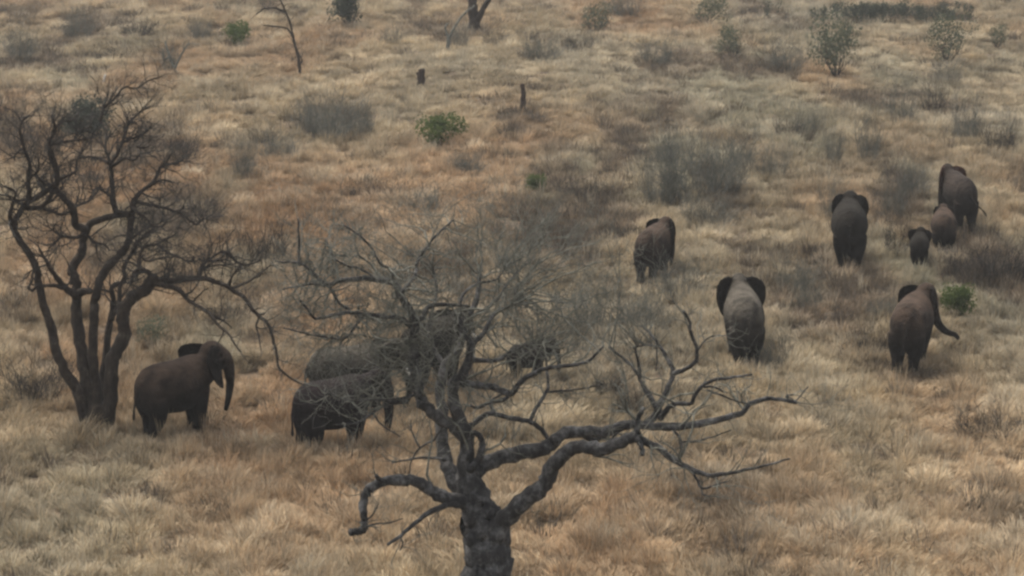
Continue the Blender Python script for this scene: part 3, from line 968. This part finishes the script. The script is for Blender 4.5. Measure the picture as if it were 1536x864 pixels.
def herd():
    E = make_elephant
    hang = None
    E(268, 651, 45, 2.3, 'grey brown elephant with trunk hanging down beside the many stemmed tree', M_EL_RED, head_yaw=0, head_pitch=-20, ear=48, ear_r=24, ear_size=1.0, trunk=[(1.96, 0, 1.5), (1.86, 0, 1.05), (1.66, 0, .66), (1.44, 0, .34), (1.30, 0, .18)], stride=(.1, -.12, .15, .0), tail=(.1, .1), tusks=False)
    E(505, 676, 32, 2.2, 'dusky elephant showing its rump behind the wide crown of the grey tree', M_EL_PURPLE, ear=25, stride=(-.15, .1, .1, -.1), tail=(-.1, .05), head_pitch=8, tusks=False)
    E(528, 622, 14, 2.2, 'elephant with a white tusk walking behind the dusky one', M_EL_GREY, ear=20, stride=(.1, -.1, -.1, .15), head_pitch=4)
    E(650, 580, 50, 2.2, 'dark elephant mostly hidden by the stems of the grey tree', M_EL_DARK, ear=35, stride=(0, .15, -.1, .1))
    E(793, 568, 24, 1.2, 'small dark elephant half hidden under the twiggy crown of the grey tree', M_EL_PURPLE, ear=30, calf=True, tusks=False)
    E(980, 416, 70, 2.02, 'reddish brown elephant walking away just beyond the twiggy crown of the grey tree', M_EL_RED, ear=14, ear_r=34, tusks=False, head_yaw=-16, stride=(-.25, .1, .1, .3), lift={3: .3}, tail=(.5, .5))
    E(1114, 547, 91, 2.6, 'grey elephant walking away with both dark ears spread wide', M_EL_GREY, ear=32, stride=(-.15, .2, .15, -.1), tail=(.02, 0), wide=.86, ear_size=.95)
    E(1366, 550, 71, 2.4, 'elephant reaching its trunk out beside the bright green bush', M_EL_RED, ear=22, ear_r=30, tusks=False, head_yaw=-24, stride=(-.3, .1, .1, -.05),
      trunk=[(2.02, -.05, 1.5), (2.12, -.2, 1.1), (2.2, -.5, .86), (2.25, -.85, .80), (2.25, -1.02, .66)], tail=(0, .05), wide=.95)
    E(1272, 400, 84, 2.55, 'large dark elephant walking away ahead of the calf', M_EL_DARK, ear=15, ear_r=25, ear_size=.84, head_yaw=-7, stride=(.2, -.15, -.1, .15), tail=(.05, 0), wide=.95)
    E(1378, 400, 80, 1.3, 'smallest dark calf trailing in the grass', M_EL_DARK, ear=30, calf=True, tusks=False, ear_size=.72, head_yaw=-6)
    E(1414, 380, 82, 1.75, 'half grown elephant close behind the red eared adult', M_EL_RED, ear=8, tusks=False, ear_size=.7, head_pitch=10)
    E(1436, 344, 98, 2.35, 'adult with reddish ears swinging its tail out to the side', M_EL_REDEAR, ear=26, ear_r=24, tusks=False, head_yaw=8, stride=(.25, -.3, 0, .1), tail=(-1.0, .45), wide=.8)
herd()

# ------------------------------------------------------------------ shrubs, stumps, saplings
def twiggy_mesh(name, seed, mat, n=70, h=1.0, spread=.8):
    r = random.Random(seed)
    tb = Tubes()
    for _ in range(n):
        a = r.uniform(0, 6.28)
        rr = .55 * math.sqrt(r.random())
        p = Vector((math.cos(a) * rr, math.sin(a) * rr, -.05))
        d = Vector((math.cos(a) * r.uniform(.1, spread), math.sin(a) * r.uniform(.1, spread), 1))
        twig(tb, r, p, d, h * r.uniform(.45, 1.1), .012, 2, up=.10, kids=(2, 4), wander=.3)
    return pydata(name, tb.v, tb.f, mat)

def leafy_mesh(name, seed, mat, n=1500, h=1.0, w=.75, long=1.0, nl=11, leaf=1.0):
    r = random.Random(seed)
    v, f = [], []
    lobes = []
    for _ in range(nl):
        a = r.uniform(0, 6.28); q = r.uniform(.1, .75) * w * (r.uniform(.3, 1) if long > 1 else 1)
        lobes.append((Vector((math.cos(a) * q * long, math.sin(a) * q, r.uniform(.3, .85) * h)), r.uniform(.2, .38)))
    for _ in range(n):
        c, s = r.choice(lobes)
        p = c + rand_unit(r) * s * r.uniform(.4, 1.1)
        if p.z < .03: continue
        a = rand_unit(r); b = a.cross(rand_unit(r)).normalized()
        L = r.uniform(.035, .075) * leaf
        i = len(v)
        v += [p - a * L, p + b * L * .45, p + a * L, p - b * L * .45]
        f.append((i, i + 1, i + 2, i + 3))
    return pydata(name, v, f, mat, smooth=False)

def stem_mesh(name, seed, mat):
    r = random.Random(seed)
    tb = Tubes()
    for _ in range(9):
        a = r.uniform(0, 6.28)
        twig(tb, r, Vector((0, 0, -.05)), Vector((math.cos(a) * .6, math.sin(a) * .6, 1)), r.uniform(.7, 1.0), .018, 1, up=.1)
    return pydata(name, tb.v, tb.f, mat)

GREY_SHRUB = [twiggy_mesh('branches', 100 + k, M_TWIG_GREY) for k in range(3)]
BROWN_SHRUB = [twiggy_mesh('branches', 200 + k, M_TWIG_BROWN, spread=1.3) for k in range(3)]
STEMS = [stem_mesh('stems', 300 + k, M_TWIG_BROWN) for k in range(2)]
LEAF = {'green': [leafy_mesh('foliage', 400 + k, M_LEAF_GREEN) for k in range(2)],
        'olive': [leafy_mesh('foliage', 410 + k, M_LEAF_OLIVE, n=1300, leaf=.6) for k in range(2)],
        'dark': [leafy_mesh('foliage', 420 + k, M_LEAF_DARK, n=1900) for k in range(2)]}
ctr = [0]
def shrub(px, py, wpx, hpx, style, label, group=None, cat='shrub'):
    ctr[0] += 1
    i = ctr[0]
    s = ppm(px, py)
    w, h = wpx / s, hpx / s
    g = ground(px, py)
    root = empty('leafy_shrub' if style in LEAF else 'twiggy_shrub', g, rng.uniform(0, 6.28))
    tag(root, label, cat, group)
    if style in LEAF:
        a = mesh_obj('foliage', LEAF[style][i % 2], None, root)
        a.scale = (w / 1.4, w / 1.4, h / .95)
        b = mesh_obj('stems', STEMS[i % 2], None, root)
        b.scale = (w / 1.6, w / 1.6, h / 1.2)
    else:
        a = mesh_obj('branches', (GREY_SHRUB if style == 'grey' else BROWN_SHRUB)[i % 3], None, root)
        a.scale = (w / 2.0, w / 2.0, h / 1.1)
    return root

GG = 'bare grey shrubs scattered through the grass'
GL = 'low bare grey twig shrub among the dry grass'
BG_ = 'bare brown shrubs scattered through the grass'
BL = 'low bare brown twig shrub among the dry grass'
OG = 'thin leaved olive shrubs on the far grassland'
OL = 'sparse olive shrub on the far grassland'
shrub(1434, 478, 64, 48, 'green', 'bright green bush beside the elephant with the outstretched trunk')
shrub(660, 222, 70, 44, 'green', 'ragged green bush standing alone beyond the bare grey tree')
shrub(804, 294, 38, 30, 'green', 'little dark green bush just beyond the grey twiggy crown')
shrub(355, 72, 44, 34, 'green', 'round yellow green bush beside the thin crooked sapling')
shrub(522, 42, 56, 58, 'dark', 'dense dark shrub between the crooked sapling and the bare forked tree')
shrub(128, 212, 84, 58, 'dark', 'dark green shrub behind the top of the many stemmed tree')
shrub(1255, 116, 96, 92, 'olive', 'tall olive bush with a narrow foot and wider top')
shrub(1422, 96, 84, 70, 'olive', 'upright olive bush below the long dark thicket')
shrub(225, 520, 70, 46, 'olive', 'olive green shrub between the many stemmed tree and the elephant beside it')
def thicket():
    g = ground(1312, 36)
    root = empty('thicket', g, R(-3))
    tag(root, 'long low dark green thicket on the far grassland', 'thicket')
    fo = mesh_obj('foliage', leafy_mesh('foliage', 431, M_LEAF_DARK, n=9000, h=.9, w=3.0, long=4.0, nl=120), None, root)
    fo.scale = (1, 1, 1.75)
    for k in range(6):
        st = mesh_obj('stems', STEMS[k % 2], None, root)
        st.location = (-6.5 + k * 2.6, rng.uniform(-.8, .8), 0)
thicket()
shrub(1098, 90, 66, 46, 'olive', OL, OG)
shrub(1495, 72, 40, 36, 'olive', 'small olive shrub beside the upright olive bush', OG)
shrub(1060, 40, 74, 44, 'olive', OL, OG)
shrub(892, 52, 66, 48, 'olive', OL, OG)
OWN = {
    (1500, 425): 'large dark brown twig shrub beyond the bright green bush',
    (1345, 385): 'brown twig shrub between the large dark elephant and the smallest calf',
    (1370, 300): 'grey twig shrub beside the adult with reddish ears',
    (1160, 560): 'grey twig shrub at the feet of the elephant with spread ears',
    (1310, 540): 'brown twig shrub at the heels of the elephant reaching out its trunk',
    (345, 486): 'brown twig shrub beyond the head of the elephant by the many stemmed tree',
    (255, 110): 'small grey twig shrub at the foot of the branching sapling',
    (690, 72): 'grey twig shrub at the foot of the bare far tree',
    (50, 600): 'wide brown twig shrub near the foot of the many stemmed tree',
    (60, 240): 'dark brown twig shrub behind the upper limbs of the many stemmed tree',
    (880, 500): 'tall grey twig shrub between the small hidden elephant and the reddish brown one',
    (1040, 302): 'widest grey twig shrub, beyond the elephant with spread ears',
    (810, 92): 'grey twig shrub beyond the tall thin charred stump',
    (1178, 108): 'grey twig shrub beside the tall olive bush with a narrow foot',
    (1250, 330): 'grey twig shrub just ahead of the large dark elephant',
    (1420, 130): 'grey twig shrub at the foot of the upright olive bush'}
for (x, y, w, h, st) in [
    (500, 212, 110, 62, 'grey'), (362, 268, 50, 60, 'grey'), (420, 240, 80, 40, 'grey'), (810, 92, 76, 38, 'grey'), (940, 28, 70, 40, 'grey'),
    (1178, 108, 76, 46, 'grey'), (1420, 130, 60, 40, 'grey'), (1040, 302, 150, 90, 'grey'), (1110, 260, 60, 60, 'grey'), (1160, 270, 60, 50, 'grey'),
    (1300, 245, 50, 70, 'grey'), (1250, 250, 40, 60, 'grey'), (1060, 340, 100, 50, 'grey'), (1190, 440, 80, 50, 'grey'), (880, 500, 90, 80, 'grey'), (960, 500, 110, 70, 'grey'),
    (1160, 560, 60, 60, 'grey'), (1330, 480, 70, 40, 'grey'), (255, 110, 30, 45, 'grey'), (30, 95, 60, 50, 'grey'), (780, 410, 80, 50, 'grey'), (1370, 300, 60, 60, 'grey'),
    (400, 400, 90, 70, 'brown'), (345, 486, 76, 44, 'brown'), (1500, 425, 120, 70, 'brown'), (1345, 385, 50, 60, 'brown'), (912, 598, 56, 50, 'brown'), (945, 628, 56, 44, 'brown'),
    (60, 240, 110, 66, 'brown'), (50, 600, 130, 66, 'brown'), (270, 250, 70, 50, 'brown'), (1500, 230, 60, 50, 'brown'), (1450, 420, 60, 40, 'brown'), (560, 300, 90, 30, 'brown'), (1180, 210, 50, 36, 'brown'),
    (850, 600, 60, 30, 'brown'), (1310, 540, 60, 60, 'brown'), (690, 72, 40, 30, 'grey'), (740, 70, 40, 24, 'brown'), (165, 95, 60, 24, 'brown'), (1480, 660, 120, 50, 'brown'), (640, 320, 90, 40, 'grey'),
    (470, 200, 80, 44, 'grey'), (540, 205, 60, 50, 'grey'), (395, 225, 50, 40, 'brown'), (990, 310, 80, 84, 'grey'), (1085, 296, 80, 70, 'grey'), (1000, 250, 60, 50, 'grey'),
    (1210, 205, 50, 40, 'grey'), (1350, 190, 60, 60, 'grey'), (1400, 175, 50, 50, 'brown'), (1450, 215, 60, 60, 'grey'), (870, 80, 50, 30, 'brown'), (985, 100, 70, 44, 'grey'),
    (590, 70, 50, 30, 'grey'), (120, 60, 60, 40, 'grey'), (210, 55, 60, 30, 'brown'), (300, 60, 50, 30, 'grey'), (15, 195, 60, 60, 'brown'), (1020, 450, 90, 60, 'grey'),
    (1210, 470, 60, 44, 'grey'), (1250, 330, 60, 50, 'grey'), (1340, 330, 50, 60, 'grey'), (700, 260, 70, 34, 'grey'), (880, 300, 80, 34, 'brown'), (300, 330, 60, 40, 'brown'), (270, 430, 60, 40, 'brown')]:
    own = OWN.get((x, y))
    if own:
        shrub(x, y, w, h, st, own, GG if st == 'grey' else BG_)
    else:
        shrub(x, y, w, h, st, GL if st == 'grey' else BL, GG if st == 'grey' else BG_)

def pole_thing(name, label, cat, specs, mat, base_px, part, twigs=0, seed=5):
    g = ground(*base_px)
    d = depth_of(g)
    r = random.Random(seed)
    root = empty(name, g)
    tag(root, label, cat)
    anchors = []
    for k, (poly, w0, w1, dd0, dd1) in enumerate(specs):
        T = PhotoTree(base_px, seed + k)
        tb = Tubes()
        T.branch(tb, poly, w0, w1, dd0, dd1, sides=8)
        anchors += T.anchors
        tb.build(part if k == 0 else 'limb', mat, root, g)
    if twigs:
        tg = Tubes()
        for _ in range(twigs):
            p, dr, ra, _n = r.choice(anchors)
            if p.z - g.z < 1.0: continue
            twig(tg, r, p, dr + rand_unit(r), r.uniform(.4, 1.0), min(.02, ra * .6), 1, up=.05, kids=(1, 3), wander=.4)
        if tg.v:
            o = tg.build('twigs', mat, root, g)
            o['kind'] = 'stuff'
    return root

pole_thing('tree_stump', 'short broken stump standing alone in the grass', 'stump', [([(631, 138), (631, 122), (632, 104)], 13, 10, 0, 0), ([(631, 116), (626, 108)], 6, 5, 0, .1)], M_DEADWOOD, (631, 131), 'stump')
pole_thing('tree_stump', 'tall thin charred stump leaning in the grass', 'stump', [([(784, 176), (784, 155), (785, 140), (783, 126)], 11, 6, 0, 0)], M_DEADWOOD, (784, 168), 'stump')
pole_thing('dead_tree', 'grey forked broken stem beside the bare far tree', 'dead tree', [([(672, 86), (672, 66), (673, 55)], 8, 5, 0, 0), ([(673, 56), (668, 40), (672, 36)], 4, 3, 0, .2), ([(673, 58), (680, 44), (692, 26), (702, 16), (712, 8)], 4, 3, 0, -.3)], M_TWIG_GREY, (672, 82), 'stem')
pole_thing('bare_tree', 'bare dark tree with forked trunk far off on the plain', 'tree', [([(711, 60), (711, 40), (710, 20), (708, 0), (704, -30), (698, -70)], 20, 8, 0, .5), ([(714, 36), (722, 18), (733, 0), (748, -30), (765, -60)], 10, 4, 0, -1), ([(708, 10), (712, -15), (722, -50), (720, -90)], 10, 4, .1, 1.2), ([(704, -30), (680, -50), (660, -64)], 6, 3, .3, -.5)], M_BARK_BROWN, (711, 53), 'trunk', 60, 12)
pole_thing('sapling', 'thin crooked bare sapling', 'sapling', [([(451, 116), (449, 98), (446, 80), (440, 58), (436, 36), (429, 20), (424, 8), (418, -6)], 5.5, 2.5, 0, .3), ([(440, 58), (432, 44), (416, 40), (396, 38)], 3.5, 2, .1, -.5), ([(447, 100), (453, 92), (450, 84)], 3, 2, 0, .2), ([(428, 18), (410, 12), (395, 14), (384, 22)], 4, 2, .2, .7)], M_BARK_BROWN, (451, 113), 'trunk', 46, 4)
pole_thing('sapling', 'small grey branching sapling left of the crooked one', 'sapling', [([(270, 122), (262, 104), (254, 84), (248, 62)], 5, 3, 0, .2), ([(262, 104), (272, 82), (284, 64)], 4, 2, 0, -.4), ([(254, 84), (246, 90), (244, 74)], 3, 2, 0, .2)], M_TWIG_GREY, (270, 120), 'trunk', 24, 9)
pole_thing('dead_stick', 'short pale bleached stick in the grass', 'stick', [([(153, 132), (155, 122), (158, 112)], 4, 3, 0, .1)], M_PALEWOOD, (153, 131), 'stick')

build_grass()

def haze():
    v = [(x, y, z) for x in (-3100, 3100) for y in (-300, 5100) for z in (-1.6, 24.5)]
    f = [(0, 1, 3, 2), (4, 6, 7, 5), (0, 4, 5, 1), (2, 3, 7, 6), (0, 2, 6, 4), (1, 5, 7, 3)]
    m = bpy.data.materials.new('dusty_air'); m.use_nodes = True
    nt = m.node_tree; nt.nodes.clear()
    out = N(nt, 'ShaderNodeOutputMaterial')
    pv = N(nt, 'ShaderNodeVolumePrincipled')
    pv.inputs['Color'].default_value = (.86, .84, .80, 1)
    pv.inputs['Density'].default_value = .0003
    nt.links.new(pv.outputs[0], out.inputs['Volume'])
    o = mesh_obj('haze', pydata('haze', v, f, m, smooth=False))
    tag(o, 'thin dusty haze hanging over the plain', 'haze', kind='stuff')
haze()
